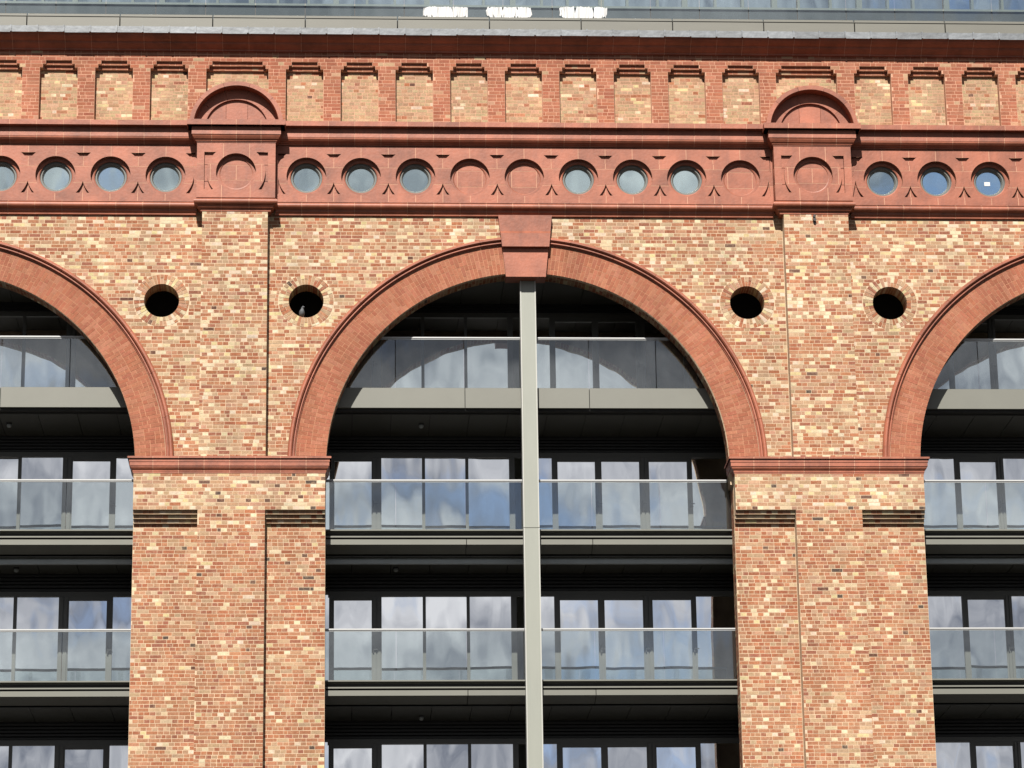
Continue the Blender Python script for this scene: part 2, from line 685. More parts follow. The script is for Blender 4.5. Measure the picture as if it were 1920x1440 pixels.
def t_pier(x, z, wd):
    q = patch(x, z)
    h = 1.7 if wd < 0.15 else 0.3
    return jit(stock_tint(0.72 + 0.2 * (1 - q), 0.30, (0.03 + 0.12 * q) * h, 0.010), 0.10)


def t_cap(x, z, wd):
    q = patch(x, z)
    return jit(stock_tint(0.10 + 0.12 * (1 - q), 0.55, 0.32 * (1.2 if wd < 0.15 else 0.8), 0.05))


def t_panel(x, z, wd):
    q = patch(x * 2, z * 2)
    if random.random() < 0.62:
        return jit(random.choice(STOCK_Y), 0.09)
    return jit(stock_tint(0.26, 0.62, (0.16 + 0.2 * q) * (1.3 if wd < 0.15 else 0.5), 0.015), 0.10)


def t_red(x, z, wd):
    t = random.choice(RED)
    if random.random() < 0.06:
        t = random.choice(STOCK_B)
    return jit(t, 0.10)


def ex_wall(z):
    e = [(PX[q] - PW - 0.002, PX[q] + PW + 0.002) for q in (-1, 1)]
    for c in BAYS:
        if z - ZS < R_HOOD - 0.08:
            d = sqrt((R_HOOD - 0.08) ** 2 - (max(0, z - ZS)) ** 2)
            e.append((c - d, c + d))
    for c in OCX:
        if abs(z - OCZ) < 0.565:
            d = sqrt(0.565 ** 2 - (z - OCZ) ** 2)
            e.append((c - d, c + d))
    return e


lay(-XE, XE, 18.90, 24.15, 0.0, t_upper, BR, wall, ex_wall)
for sx in (-1, 1):
    cx = PX[sx]
    pr = piers[0 if sx < 0 else 1]
    lo, hi = PEX[sx]
    lay(cx - PW, cx + PW, 18.92, 24.27, -P, t_upper, BR, pr)
    lay(lo, hi, 17.862, 18.612, -P, t_cap, BR, pr)
    lay(cx - PW, cx + PW, ZB - 0.038, 17.862, -P, t_pier, BR, pr)
    for x0, x1 in ((lo, cx - PW), (cx + PW, hi)):
        lay(x0, x1, ZB - 0.038, 17.637, 0.0, t_pier, BR, pr)
        for k in range(3):
            lay(x0, x1, 17.637 + 0.075 * k, 17.637 + 0.075 * (k + 1), -P * (k + 1) / 4, t_cap, BR, pr)

# --- parapet -----------------------------------------------------------
PN = []     # panels (cx, half width)
for c in (-11.82, 0, 11.80):
    for i in range(-4, 5):
        PN.append((c + i * 1.13 + 0.02, 0.388))
for sx in (-1, 1):
    PN.append((-5.882 if sx < 0 else 5.914, 0.64))
PN = sorted(p for p in PN if abs(p[0]) < XE - 0.5)
PZ0, PZ1, PZT = 26.02, 27.33, 27.72
b = MB()
b.box(-XE, XE, 0.1705, WT, 26.151, 28.05)
edges = [-XE] + [e for c, h in PN for e in (c - h, c + h)] + [XE]
for i in range(0, len(edges), 2):
    b.box(edges[i], edges[i + 1], 0.0005, 0.170, PZ0, PZ1)
for row, (dz0, dz1, inset, dep) in enumerate(((27.33, 27.41, 0.06, 0.113), (27.41, 27.49, 0.122, 0.056))):
    ed = [-XE] + [e for c, h in PN for e in (c - h + inset, c + h - inset)] + [XE]
    for i in range(0, len(ed), 2):
        b.box(ed[i], ed[i + 1], 0.0005, 0.170, dz0 + 0.0005, dz1 + 0.0005)
    for c, h in PN:
        b.box(c - h + inset, c + h - inset, dep + 0.0005, 0.1702, dz0 + 0.001, dz1)
b.box(-XE, XE, 0.0005, 0.170, 27.4915, 28.05)
parapet = b.build('parapet', M['redmortar'], facade, label='red brick parapet with recessed yellow panels')

lay(-XE, XE, 27.49, 27.72, 0.0, t_red, REDBR, parapet, lambda z: ())
lay(-XE, XE, PZ0 + 0.02, PZ1, 0.0, t_red, REDBR, parapet, lambda z: [(c - h, c + h) for c, h in PN])
for z0, z1, inset, dep in ((27.33, 27.41, 0.06, 0.113), (27.41, 27.49, 0.122, 0.056)):
    lay(-XE, XE, z0, z1, 0.0, t_red, REDBR, parapet, lambda z: [(c - h + inset, c + h - inset) for c, h in PN])
    for c, h in PN:
        lay(c - h + inset, c + h - inset, z0, z1, dep, t_red, REDBR, parapet)
for c, h in PN:
    lay(c - h, c + h, 26.16, PZ1, 0.17, t_panel, BR, parapet)


def emit_bricks(store, name, stuffname, depth, mt):
    """the 300 largest bricks as objects that share meshes, the rest joined"""
    store = [s for s in store if abs(s[0]) < XE]
    vis = [i for i, s in enumerate(store) if -10.2 < s[0] < 10.2 and s[3] > 12.9 and s[2] < 0.02]
    vis.sort(key=lambda i: (-(min(store[i][1] - store[i][0], 0.215)), store[i][3]))
    big = set(vis[:300])
    mb = MB()
    cache = {}
    for i, (x0, x1, y, z0, z1, t, par) in enumerate(store):
        if i in big:
            ti = tuple(round(c * 14) / 14 for c in t)
            key = (round(x1 - x0, 3), round(z1 - z0, 4), ti)
            if key not in cache:
                m1 = MB()
                hw, hh = (x1 - x0) / 2, (z1 - z0) / 2
                m1.box(-hw, hw, 0.0, depth, -hh, hh, t)
                cache[key] = m1.mesh(name, mt)
            link(name, cache[key], par, ((x0 + x1) / 2, y, (z0 + z1) / 2))
        else:
            mb.box(x0, x1, y, y + depth, z0, z1, t, back=False)
    o = link(stuffname, mb.mesh(stuffname, mt), facade)
    tag(o, kind='stuff')


emit_bricks(BR, 'brick', 'brickwork', 0.05, M['brick'])
emit_bricks(REDBR, 'red_brick', 'red_brickwork', 0.05, M['redbrick'])

# jamb bricks seen on the inner sides of the piers
mb = MB()
for sx in (-1, 1):
    z = ZB
    k = 0
    while z < 18.4:
        y = 0.0
        seq = (0.225, 0.1125, 0.1125) if k % 2 else (0.1125, 0.225, 0.1125)
        for d in seq:
            t = jit(stock_tint(0.7, 0.4, 0.1))
            xs = PEX[sx][1] if sx < 0 else PEX[sx][0]
            mb.box(min(xs - sx * 0.004, xs + sx * 0.05), max(xs - sx * 0.004, xs + sx * 0.05), y + (0.052 if y == 0 else 0.005), y + d - 0.005, z + 0.005, z + 0.07, t)
            y += d
        z += 0.075
        k += 1
tag(link('jamb_brickwork', mb.mesh('jamb_brickwork', M['brick']), facade), kind='stuff')

# --- arches ------------------------------------------------------------
HP = [(4.64, 0.004), (4.645, -0.03), (4.66, -0.035), (4.668, -0.07), (4.688, -0.07), (4.694, -0.035), (4.705, -0.035), (4.712, -0.085), (4.735, -0.11),
      (4.765, -0.11), (4.79, -0.085), (4.80, -0.05), (4.80, 0.004)]
VOU = []
arch_names = {BL: 'left brick arch cut by the photo edge', 0.0: 'central brick arch with terracotta keystone', BRT: 'right brick arch cut by the photo edge'}
KA = 0.105   # half angle kept free for the keystone
soff = MB()
for c in BAYS:
    b = MB()
    a0, a1 = 0.0, pi
    if c < 0:
        a1 = math.acos(max(-1, (-XE - c) / R_OUT))
    if c > 0:
        a0 = math.acos(min(1, (XE - c) / R_OUT))
    b.arc(c, ZS, [(R_IN + 0.004, 0.0), (R_IN + 0.004, WT - 0.01), (R_IN + 0.012, WT - 0.01), (R_OUT - 0.01, 0.001), (R_OUT - 0.01, 0.0)], a0, a1, 96)
    ar = b.build('arch', M['archmortar'], facade, label=arch_names[c])
    # radial courses
    step = 0.0755 / R_IN
    na = int((a1 - a0) / step)
    step = (a1 - a0) / na
    for i in range(na):
        t0, t1 = a0 + i * step, a0 + (i + 1) * step
        tm = (t0 + t1) / 2
        if abs(tm - pi / 2) < KA - 0.012:
            continue
        lens = [(0.215, 0.1025, 0.215, 0.078), (0.1025, 0.215, 0.1025, 0.19), (0.215, 0.215, 0.1025, 0.078), (0.15, 0.215, 0.215, 0.0)][(i * 7 + (i % 3)) % 4 if random.random() < 0.3 else i % 2]
        r = R_IN
        while r < R_OUT - 0.02:
            ln = lens[0] if lens else 0.3
            lens = lens[1:]
            r1 = min(r + ln, R_OUT)
            if R_OUT - r1 < 0.05:
                r1 = R_OUT
            g0, g1 = 0.0046 / r, 0.0046 / r1
            ra, rb = r + (0.0 if r == R_IN else 0.0055), r1 - 0.0055
            pts = [(c + ra * cos(t0 + g0), ZS + ra * sin(t0 + g0)), (c + rb * cos(t0 + g1), ZS + rb * sin(t0 + g1)),
                   (c + rb * cos(t1 - g1), ZS + rb * sin(t1 - g1)), (c + ra * cos(t1 - g0), ZS + ra * sin(t1 - g0))]
            y = -0.002 - random.uniform(0, 0.003)
            VOU.append((pts, y, jit(random.choice(RED), 0.05), ar, c, abs(tm - pi / 2)))
            r = r1 + 0.0
        # soffit bricks
        y = 0.112
        for d in ((0.215, 0.12) if i % 2 else (0.1025, 0.225)):
            ga = 0.005 / R_IN
            tt = jit(stock_tint(0.6, 0.4, 0.12, 0.05))
            pts = [(c + (R_IN - 0.003) * cos(t0 + ga), ZS + (R_IN - 0.003) * sin(t0 + ga)), (c + (R_IN + 0.01) * cos(t0 + ga), ZS + (R_IN + 0.01) * sin(t0 + ga)),
                   (c + (R_IN + 0.01) * cos(t1 - ga), ZS + (R_IN + 0.01) * sin(t1 - ga)), (c + (R_IN - 0.003) * cos(t1 - ga), ZS + (R_IN - 0.003) * sin(t1 - ga))]
            soff.quadprism(pts, y, min(y + d - 0.01, WT - 0.005), tt)
            y += d + 0.005
    # hood mould stones
    nh = max(3, round((a1 - a0) * 4.72 / 0.92))
    for i in range(nh):
        t0 = a0 + (a1 - a0) * i / nh + 0.0006
        t1 = a0 + (a1 - a0) * (i + 1) / nh - 0.0006
        parts = [(t0, t1)]
        if t0 < pi / 2 - KA < t1 or t0 < pi / 2 + KA < t1 or (t0 > pi / 2 - KA and t1 < pi / 2 + KA):
            parts = []
            if t0 < pi / 2 - KA:
                parts.append((t0, pi / 2 - KA + 0.004))
            if t1 > pi / 2 + KA:
                parts.append((pi / 2 + KA - 0.004, t1))
        for q0, q1 in parts:
            b = MB()
            b.arc(c, ZS, HP, q0, q1, 8)
            b.build('hood_stone', M['terra'], ar)
tag(link('soffit_brickwork', soff.mesh('soffit_brickwork', M['brick'], True), facade), kind='stuff')
order = sorted(range(len(VOU)), key=lambda i: (VOU[i][4] != 0.0, VOU[i][5]))
order = [i for i in order if VOU[i][4] == 0.0]
big = set(order[:300])
rest = MB()
for i, (pts, y, t, ar, c, q) in enumerate(VOU):
    if i in big:
        b = MB()
        b.quadprism(pts, y, 0.10, t)
        link('voussoir', b.mesh('voussoir', M['redbrick']), ar)
    else:
        rest.quadprism(pts, y, 0.10, t)
tag(link('voussoir_brickwork', rest.mesh('voussoir_brickwork', M['redbrick']), facade), kind='stuff')


# keystones
def keystone(c, par):
    def hw(z):
        return 0.405 + (0.535 - 0.405) * (z - 22.79) / (24.09 - 22.79)
    b = MB()
    b.quadprism([(c - hw(22.79), 22.79), (c + hw(22.79), 22.79), (c + hw(23.40), 23.40), (c - hw(23.40), 23.40)], -0.10, 0.30)
    b.build('keystone', M['terra'], par, label='lower block of the keystone')
    b = MB()
    pr = [(-0.20, 23.405), (-0.20, 23.69), (-0.145, 23.755), (-0.145, 24.10)]
    a = len(b.v)
    for y, z in pr:
        h = hw(z) + 0.012
        b.v += [(c - h, 0.1, z), (c - h, y, z), (c + h, y, z), (c + h, 0.1, z)]
    for i in range(len(pr) - 1):
        for k in range(4):
            p0, p1 = a + 4 * i + k, a + 4 * i + (k + 1) % 4
            b.face((p0, p1, p1 + 4, p0 + 4))
    b.face((a, a + 1, a + 2, a + 3))
    e = a + 4 * (len(pr) - 1)
    b.face((e, e + 1, e + 2, e + 3))
    b.build('keystone', M['terra'], par, label='upper block of the keystone with a sloping ledge')


for c, o in zip(BAYS, [o for o in facade.children if o.name.startswith('arch')]):
    if c == 0.0:
        keystone(c, o)

# --- oculi -------------------------------------------------------------
for n_, x in enumerate(OCX):
    b = MB()
    b.arc(x, OCZ, [(0.356, 0.002), (0.356, WT - 0.02), (0.37, WT - 0.02), (0.562, 0.0035), (0.562, 0.002)], 0, 2 * pi, 48)
    oc = b.build('oculus', M['mortar'], facade, label='round hole in the brickwork ringed by radiating bricks' + ('' if n_ != 1 else ', a pigeon standing in it'))
    nb = 42
    for i in range(nb):
        t0, t1 = 2 * pi * i / nb + 0.0105, 2 * pi * (i + 1) / nb - 0.0105
        sp = random.choice((0.1, 0.215, 0.215, 0.13))
        rs = [0.352, 0.352 + sp * 0.9, 0.56]
        if sp > 0.2:
            rs = [0.352, 0.352 + random.choice((0.1, 0.13, 0.16)), 0.56] if random.random() < 0.7 else [0.352, 0.56]
        b = MB()
        for q in range(len(rs) - 1):
            ra, rb = rs[q], rs[q + 1] - 0.008
            b.quadprism([(x + ra * cos(t0), OCZ + ra * sin(t0)), (x + rb * cos(t0), OCZ + rb * sin(t0)),
                         (x + rb * cos(t1), OCZ + rb * sin(t1)), (x + ra * cos(t1), OCZ + ra * sin(t1))], -0.003 - random.uniform(0, 0.004), 0.44, jit(stock_tint(0.42, 0.40, 0.24, 0.01)))
        o = b.build('ring_brick', M['brick'], oc, fix=True)


# --- imposts, string courses, cornice -------------------------------------
def stones_loft(name, par, cx, wd, yf, yb, prof, xs, m='terra', gap=0.005):
    b = MB()
    b.loft(cx, wd, yf, yb, prof)
    me = b.mesh(name, M[m], True)
    bm = bmesh.new()
    bm.from_mesh(me)
    bpy.data.meshes.remove(me)
    for i in range(len(xs) - 1):
        q = cut(bm, xs[i] + gap, xs[i + 1] - gap)
        if q:
            bm_obj(name, q, M[m], par)
    bm.free()
    cb = MB()
    cb.loft(cx, wd - 0.003, yf + 0.003, yb, [(z - 0.003 if i == 0 else z + 0.003 if i == len(prof) - 1 else z, d) for i, (z, d) in enumerate(prof)])
    return cb


for sx, pr in zip((-1, 1), piers):
    cx = sum(PEX[sx]) / 2
    wd = (PEX[sx][1] - PEX[sx][0]) / 2
    prof = [(18.925, 0.115), (18.885, 0.115), (18.885, 0.085), (18.82, 0.085), (18.815, 0.075), (18.74, 0.075), (18.735, 0.06), (18.715, 0.06),
            (18.69, 0.045), (18.66, 0.018), (18.63, 0.016), (18.625, 0.008), (18.602, 0.008)]
    L_ = 2 * wd + 0.24
    xs = [cx - L_ / 2 + L_ * i / 8 for i in range(9)]
    im = empty('impost', (cx, 0, 18.6), facade)
    cb = stones_loft('impost_stone', im, cx, wd, -P, 0.4, prof, xs)
    cb.build('impost_core', M['redmortar'], im)


def stones_prism(name, par, prof, x0, x1, pitch, m='terra', off=0.0, gap=0.005, yshift=0.003, core=True):
    n = max(1, round((x1 - x0) / pitch))
    for i in range(n):
        a, b_ = x0 + (x1 - x0) * i / n, x0 + (x1 - x0) * (i + 1) / n
        b = MB()
        dy, dz = random.uniform(-0.003, 0.0), 0.0
        b.prism_x([(y + dy, z + dz) for y, z in prof], a + gap, b_ - gap)
        b.build(name, M[m], par)
    if core:
        b = MB()
        ym = max(y for y, z in prof)
        b.prism_x([(min(ym, y + yshift), z) for y, z in prof], x0, x1)
        b.build(name.rsplit('_', 1)[0] + '_joint', M['redmortar'], par)


BW = 0.795   # pilaster block half width
BX = {-1: -5.872, 1: 5.908}
runs = ((-XE, BX[-1] - BW), (BX[-1] + BW, BX[1] - BW), (BX[1] + BW, XE))
string = empty('string_course', (0, 0, 25.6), facade)
torus = empty('roll_moulding', (0, 0, 24.1), facade)
SP = [(0.17, 26.15), (0.0, 26.13), (F - 0.26, 26.04), (F - 0.26, 25.937), (F - 0.135, 25.93), (F - 0.14, 25.735), (F - 0.135, 25.73), (F - 0.13, 25.70),
      (F - 0.10, 25.665), (F - 0.06, 25.645), (F - 0.055, 25.63), (F - 0.03, 25.625), (F - 0.02, 25.60), (F + 0.05, 25.60), (0.17, 25.60)]
TP = [(0.17, 24.385), (F + 0.0, 24.385), (F + 0.0, 24.37), (F + 0.02, 24.36), (F + 0.02, 24.345)]
for i in range(9):
    a = pi / 2 + pi * i / 8
    TP.append((F - 0.015 + 0.065 * cos(a), 24.285 + 0.06 * sin(a)))
TP += [(F + 0.01, 24.215), (F + 0.02, 24.17), (F + 0.05, 24.14), (F + 0.055, 24.11), (F + 0.09, 24.10), (0.17, 24.10)]
for x0, x1 in runs:
    stones_prism('string_stone', string, SP, x0, x1, 0.527)
    stones_prism('roll_stone', torus, TP, x0, x1, 0.527)

cornice = empty('cornice', (0, 0, 27.7), facade)
CP = [(0.3, 28.03), (-0.36, 28.03), (-0.36, 27.965), (-0.335, 27.955), (-0.315, 27.92), (-0.26, 27.875), (-0.19, 27.85), (-0.175, 27.845), (-0.17, 27.82),
      (-0.15, 27.80), (-0.11, 27.77), (-0.07, 27.745), (-0.05, 27.735), (-0.045, 27.705), (0.0, 27.70), (0.3, 27.70)]
stones_prism('cornice_stone', cornice, CP, -XE, XE, 0.533)
LP = [(0.55, 28.22), (-0.34, 28.115), (-0.375, 28.10), (-0.378, 27.955), (-0.366, 27.955), (-0.366, 28.035), (0.55, 28.04)]
nl = 45
for i in range(nl):
    a, b_ = -XE + 2 * XE * i / nl, -XE + 2 * XE * (i + 1) / nl
    b = MB()
    dz = random.uniform(-0.008, 0.008)
    b.prism_x([(y, z + (dz if z < 28.0 else 0)) for y, z in LP], a, b_ - 0.014)
    b.prism_x([(y - 0.022, z + 0.008) for y, z in LP[1:4]] + [(LP[3][0], LP[3][1]), (LP[2][0], LP[2][1]), LP[1]], b_ - 0.034, b_ - 0.002)
    b.build('lead_sheet', M['lead'], cornice, label='grey lead flashing sheet' if i == 0 else None)

# --- frieze with roundels ----------------------------------------------
frieze = empty('frieze', (0, 0, 24.4), facade)
FZ0, FZ1 = 24.386, 25.60
ROWS = (FZ0, ZR - 0.17, ZR + 0.19, FZ1)


def spandrel_loops(xm, x_l, x_r, hl=True, hr=True):
    """sunk fields between two roundels at x_l and x_r (top trapezoid, bottom tulip)"""
    out_ = []
    zt, Rt = 0.485, 0.63
    h = x_r - x_l
    dx = sqrt(Rt * Rt - zt * zt)
    a_t = math.atan2(zt, dx)
    ap = math.acos(h / 2 / Rt)
    n = 8
    left = [(x_l + Rt * cos(a_t + (ap - a_t) * i / n), ZR + Rt * sin(a_t + (ap - a_t) * i / n)) for i in range(n + 1)]
    right = [(x_r - (x - x_l), z) for x, z in reversed(left[:-1])]
    out_.append(left + right)
    zb, Rb = 0.39, 0.572
    dx = sqrt(Rb * Rb - zb * zb)
    a_b = math.atan2(zb, dx)
    ap = math.acos(min(1, h / 2 / Rb))
    left = [(x_l + Rb * cos(a_b + (ap - a_b) * i / n), ZR - Rb * sin(a_b + (ap - a_b) * i / n)) for i in range(n + 1)]
    right = [(x_r - (x - x_l), z) for x, z in reversed(left[:-1])]
    out_.append(left + right)
    return out_


def half_spandrel(xe, xr, s):
    """sunk field between roundel xr and the end of the run xe (s = +1: run ends to the right)"""
    res = []
    n = 8
    for sg, hh, R in ((1, 0.485, 0.63), (-1, 0.39, 0.572)):
        dx = sqrt(R * R - hh * hh)
        a_t = math.atan2(hh, dx)
        d = abs(xe - xr)
        ap = math.acos(min(1, d / R)) if d < R else 0.03
        arc_ = [(xr + s * min(d, R * cos(a_t + (ap - a_t) * i / n)), ZR + sg * R * sin(a_t + (ap - a_t) * i / n)) for i in range(n + 1)]
        res.append(arc_ + [(xe, ZR + sg * hh)])
    return res


def frieze_run(x0, x1, rnd):
    xs = sorted(r[0] for r in rnd)
    rect = [(x0, FZ0), (x1, FZ0), (x1, FZ1), (x0, FZ1)]
    hol = [circ(x, ZR, 0.405, 40) for x in xs]
    sunk = []
    for a, b_ in zip(xs, xs[1:]):
        sunk += spandrel_loops((a + b_) / 2, a, b_)
    if xs[0] - x0 < 0.9:
        sunk += half_spandrel(x0 + 0.045, xs[0], -1)
    if x1 - xs[-1] < 0.9:
        sunk += half_spandrel(x1 - 0.045, xs[-1], 1)
    front = filled([rect] + hol + sunk, F, F + 0.055)
    base = filled([rect] + hol, F + 0.056, F + 0.13)
    joint = filled([rect] + hol + sunk, F + 0.0025, F + 0.05)
    bm_obj('frieze_joint', joint, M['redmortar'], frieze)
    joint = filled([rect] + [circ(x, ZR, 0.412, 40) for x in xs], F + 0.062, F + 0.125)
    bm_obj('frieze_joint', joint, M['redmortar'], frieze)
    mids = [(a + b_) / 2 for a, b_ in zip(xs, xs[1:])]
    v_all = sorted([x0, x1] + xs + mids)
    v_mid = sorted([x0, x1] + xs)
    g_ = 0.0055
    for r in range(3):
        vv = v_mid if r == 1 else v_all
        for a, b_ in zip(vv, vv[1:]):
            cells = []
            for src in (front, base):
                q = cut(src, a + (g_ if a > x0 else 0), b_ - (g_ if b_ < x1 else 0), ROWS[r] + (g_ if r else 0), ROWS[r + 1] - (g_ if r < 2 else 0))
                if q:
                    cells.append(q)
            if not cells:
                continue
            me = bpy.data.meshes.new('frieze_block')
            bm = cells[0]
            if len(cells) > 1:
                tmp = bpy.data.meshes.new('t')
                cells[1].to_mesh(tmp)
                cells[1].free()
                bm.from_mesh(tmp)
                bpy.data.meshes.remove(tmp)
            bm.to_mesh(me)
            bm.free()
            me.materials.append(M['terra'])
            link('frieze_block', me, frieze)
    front.free()
    base.free()


for x0, x1 in runs:
    frieze_run(x0, x1, [r for r in FRZ if x0 < r[0] < x1])

for k, (x, gz) in enumerate(sorted(FRZ)):
    # stepped terracotta reveal
    b = MB()
    b.arc(x, ZR, [(0.404, F + 0.10), (0.404, F + 0.135), (0.33, F + 0.135), (0.325, F + 0.11), (0.345, F + 0.10)], 0, 2 * pi, 48)
    if gz:
        rw = b.build('round_window', M['terra'], facade, label='round window with a small white paper stuck on its glass' if abs(x - (PITCH - 2 * RP)) < 0.1 else 'round window with grey frame in the terracotta frieze')
        f_ = MB()
        f_.arc(x, ZR, [(0.334, F + 0.136), (0.334, F + 0.30), (0.262, F + 0.30), (0.262, F + 0.19), (0.285, F + 0.155), (0.31, F + 0.155), (0.318, F + 0.136)], 0, 2 * pi, 48)
        f_.build('frame', M['frame'], rw)
        f_ = MB()
        f_.quadprism(list(circ(0, 0, 0.266, 40)), -0.006, 0.006)
        p_ = link('pane', f_.mesh('pane', M['roundpane'], True), rw, (x, F + 0.235, ZR))
        p_.rotation_euler = (radians(random.uniform(-0.5, 0.5)), 0, radians(random.uniform(-0.5, 0.5)))
        f_ = MB()
        f_.arc(x, ZR, [(0.30, F + 0.30), (0.36, F + 0.31), (0.36, WT + 0.1), (0.30, WT + 0.1)], 0, 2 * pi, 32)
        f_.build('inner_reveal', M['plaster'], rw)
        f_ = MB()
        f_.quadprism(list(circ(x, ZR, 0.37, 32)), WT + 0.101, WT + 0.14)
        f_.build('dark_room_disc', M['concrete'], rw)  # dark disc in place of the unlit room beyond the glass
    else:
        rw = b.build('blind_roundel', M['terra'], facade, label='blind roundel filled with flat terracotta blocks')
        full = filled([circ(x, ZR, 0.335, 40)], F + 0.125, F + 0.17)
        gg = 0.0055
        for (a, b_, c_, d_) in ((None, None, None, ZR - 0.17), (None, None, ZR + 0.175, None), (None, x - 0.255, ZR - 0.17, ZR + 0.175),
                                (x - 0.255, x + 0.255, ZR - 0.17, ZR + 0.175), (x + 0.255, None, ZR - 0.17, ZR + 0.175)):
            q = cut(full, a + gg if a is not None else None, b_ - gg if b_ is not None else None, c_ + gg if c_ is not None else None, d_ - gg if d_ is not None else None)
            if q:
                bm_obj('infill_block', q, M['terra'], rw)
        full.free()
        b = MB()
        b.quadprism(list(circ(x, ZR, 0.33, 32)), F + 0.128, F + 0.175)
        b.build('infill_joint', M['redmortar'], rw)

# --- pilaster blocks and pediments -------------------------------------
for sx in (-1, 1):
    cx = BX[sx]
    yf = F - P
    blk = empty('pilaster_block', (cx, yf, 24.1), facade)
    tag(blk, ('left' if sx < 0 else 'right') + ' projecting terracotta block with a blind roundel below a round pediment')
    rect = [(cx - BW, FZ0 - 0.02), (cx + BW, FZ0 - 0.02), (cx + BW, 25.6), (cx - BW, 25.6)]
    hol = [circ(cx, ZR - 0.02, 0.405, 40)]
    sunk = []
    zc = ZR - 0.02
    n = 8
    for s in (-1, 1):
        R, xe_ = 0.592, 0.645
        at, ab = math.asin(0.43 / R), -math.asin(0.38 / R)
        arc_ = [(cx + s * R * cos(at + (ab - at) * i / 20), zc + R * sin(at + (ab - at) * i / 20)) for i in range(21)]
        sunk.append(arc_ + [(cx + s * xe_, zc - 0.38), (cx + s * xe_, zc + 0.43)])
    front = filled([rect] + hol + sunk, yf, yf + 0.055)
    base = filled([rect] + hol, yf + 0.056, yf + 0.13)
    bm_obj('block_joint', filled([rect] + hol + sunk, yf + 0.0025, yf + 0.05), M['redmortar'], blk)
    b = MB()
    b.box(cx - BW + 0.003, cx + BW - 0.003, yf + 0.131, 0.01, FZ0 - 0.02, 25.6)
    b.build('block_core', M['terra'], blk)
    rws = (FZ0 - 0.02, zc - 0.19, zc + 0.17, 25.6)
    g_ = 0.0055
    for r in range(3):
        vv = ([cx - BW, cx - 0.29, cx + 0.29, cx + BW], [cx - BW, cx - 0.52, cx, cx + 0.52, cx + BW], [cx - BW, cx - 0.26, cx + 0.27, cx + BW])[r]
        for a, b_ in zip(vv, vv[1:]):
            for kq, src in enumerate((front, base)):
                q = cut(src, a + (g_ if a > cx - BW else 0), b_ - (g_ if b_ < cx + BW else 0), rws[r] + (g_ if r else 0), rws[r + 1] - (g_ if r < 2 else 0))
                if q:
                    bm_obj('panel_block' if kq == 0 else 'sunk_block', q, M['terra'], blk)
    front.free()
    base.free()
    b = MB()
    b.arc(cx, zc, [(0.404, yf + 0.10), (0.404, yf + 0.13), (0.33, yf + 0.13), (0.325, yf + 0.105), (0.345, yf + 0.10)], 0, 2 * pi, 48)
    b.build('roundel_ring', M['terra'], blk)
    full = filled([circ(cx, zc, 0.335, 40)], yf + 0.12, yf + 0.1305)
    for (a, b_, c_, d_) in ((None, None, None, zc - 0.13), (None, cx, zc - 0.13, zc + 0.19), (cx, None, zc - 0.13, zc + 0.19), (None, None, zc + 0.19, None)):
        q = cut(full, a + g_ if a is not None else None, b_ - g_ if b_ is not None else None, c_ + g_ if c_ is not None else None, d_ - g_ if d_ is not None else None)
        if q:
            bm_obj('infill_block', q, M['terra'], blk)
    full.free()
    b = MB()
    b.quadprism(list(circ(cx, zc, 0.33, 32)), yf + 0.123, yf + 0.1308)
    b.build('infill_joint', M['redmortar'], blk)
    # base roll
    prof = [(24.366, -0.001), (24.345, -0.02)] + [(24.285 + 0.06 * sin(pi / 2 - pi * i / 8), 0.015 + 0.065 * cos(pi / 2 - pi * i / 8) - 0.03) for i in range(9)] + \
           [(24.215, -0.01), (24.21, -0.025), (24.17, -0.04), (24.165, -0.06), (24.14, -0.085), (24.10, -0.09)]
    xs = [cx - BW - 0.1, cx - 0.29, cx + 0.27, cx + BW + 0.1]
    cb = stones_loft('roll_stone', blk, cx, BW, yf, 0.02, prof, xs)
    cb.build('roll_joint', M['redmortar'], blk)
    # cornice of the block
    prof = [(25.985, 0.205), (25.872, 0.205), (25.868, 0.19), (25.868, 0.105), (25.70, 0.11), (25.695, 0.10), (25.66, 0.085), (25.62, 0.06), (25.60, 0.035), (25.58, 0.03), (25.575, 0.012), (25.555, 0.012), (25.55, -0.02)]
    xs = [cx - BW - 0.3, cx - 0.5, cx, cx + 0.5, cx + BW + 0.3]
    cb = stones_loft('cornice_stone', blk, cx, BW, yf, 0.02, prof, xs)
    cb.build('cornice_joint', M['redmortar'], blk)
    # round pediment
    ped = empty('pediment', (cx, yf, 25.9), facade)
    tag(ped, ('left' if sx < 0 else 'right') + ' half round terracotta pediment')
    zc = 25.865
    for i in range(5):
        t0, t1 = 0.09 + (pi - 0.18) * i / 5 + 0.003, 0.09 + (pi - 0.18) * (i + 1) / 5 - 0.003
        b = MB()
        b.arc(cx, zc, [(0.955, 0.02), (0.955, yf - 0.19), (0.868, yf - 0.19), (0.86, yf - 0.175), (0.86, yf + 0.06), (0.86, 0.02)], t0, t1, 10)
        b.build('hood_stone', M['terra'], ped)
        b = MB()
        b.arc(cx, zc, [(0.859, 0.02), (0.859, yf + 0.03), (0.645, yf + 0.03), (0.64, 0.02)], t0, t1, 10)
        b.build('ring_stone', M['terra'], ped)
    tym = filled([[(cx + 0.655 * cos(0.1 + (pi - 0.2) * i / 24), zc + 0.655 * sin(0.1 + (pi - 0.2) * i / 24)) for i in range(25)]], yf + 0.085, 0.0)
    for a, b_ in ((None, cx - 0.22), (cx - 0.22, cx + 0.22), (cx + 0.22, None)):
        q = cut(tym, a + 0.003 if a is not None else None, b_ - 0.003 if b_ is not None else None)
        bm_obj('tympanum_block', q, M['terra'], ped)
    tym.free()

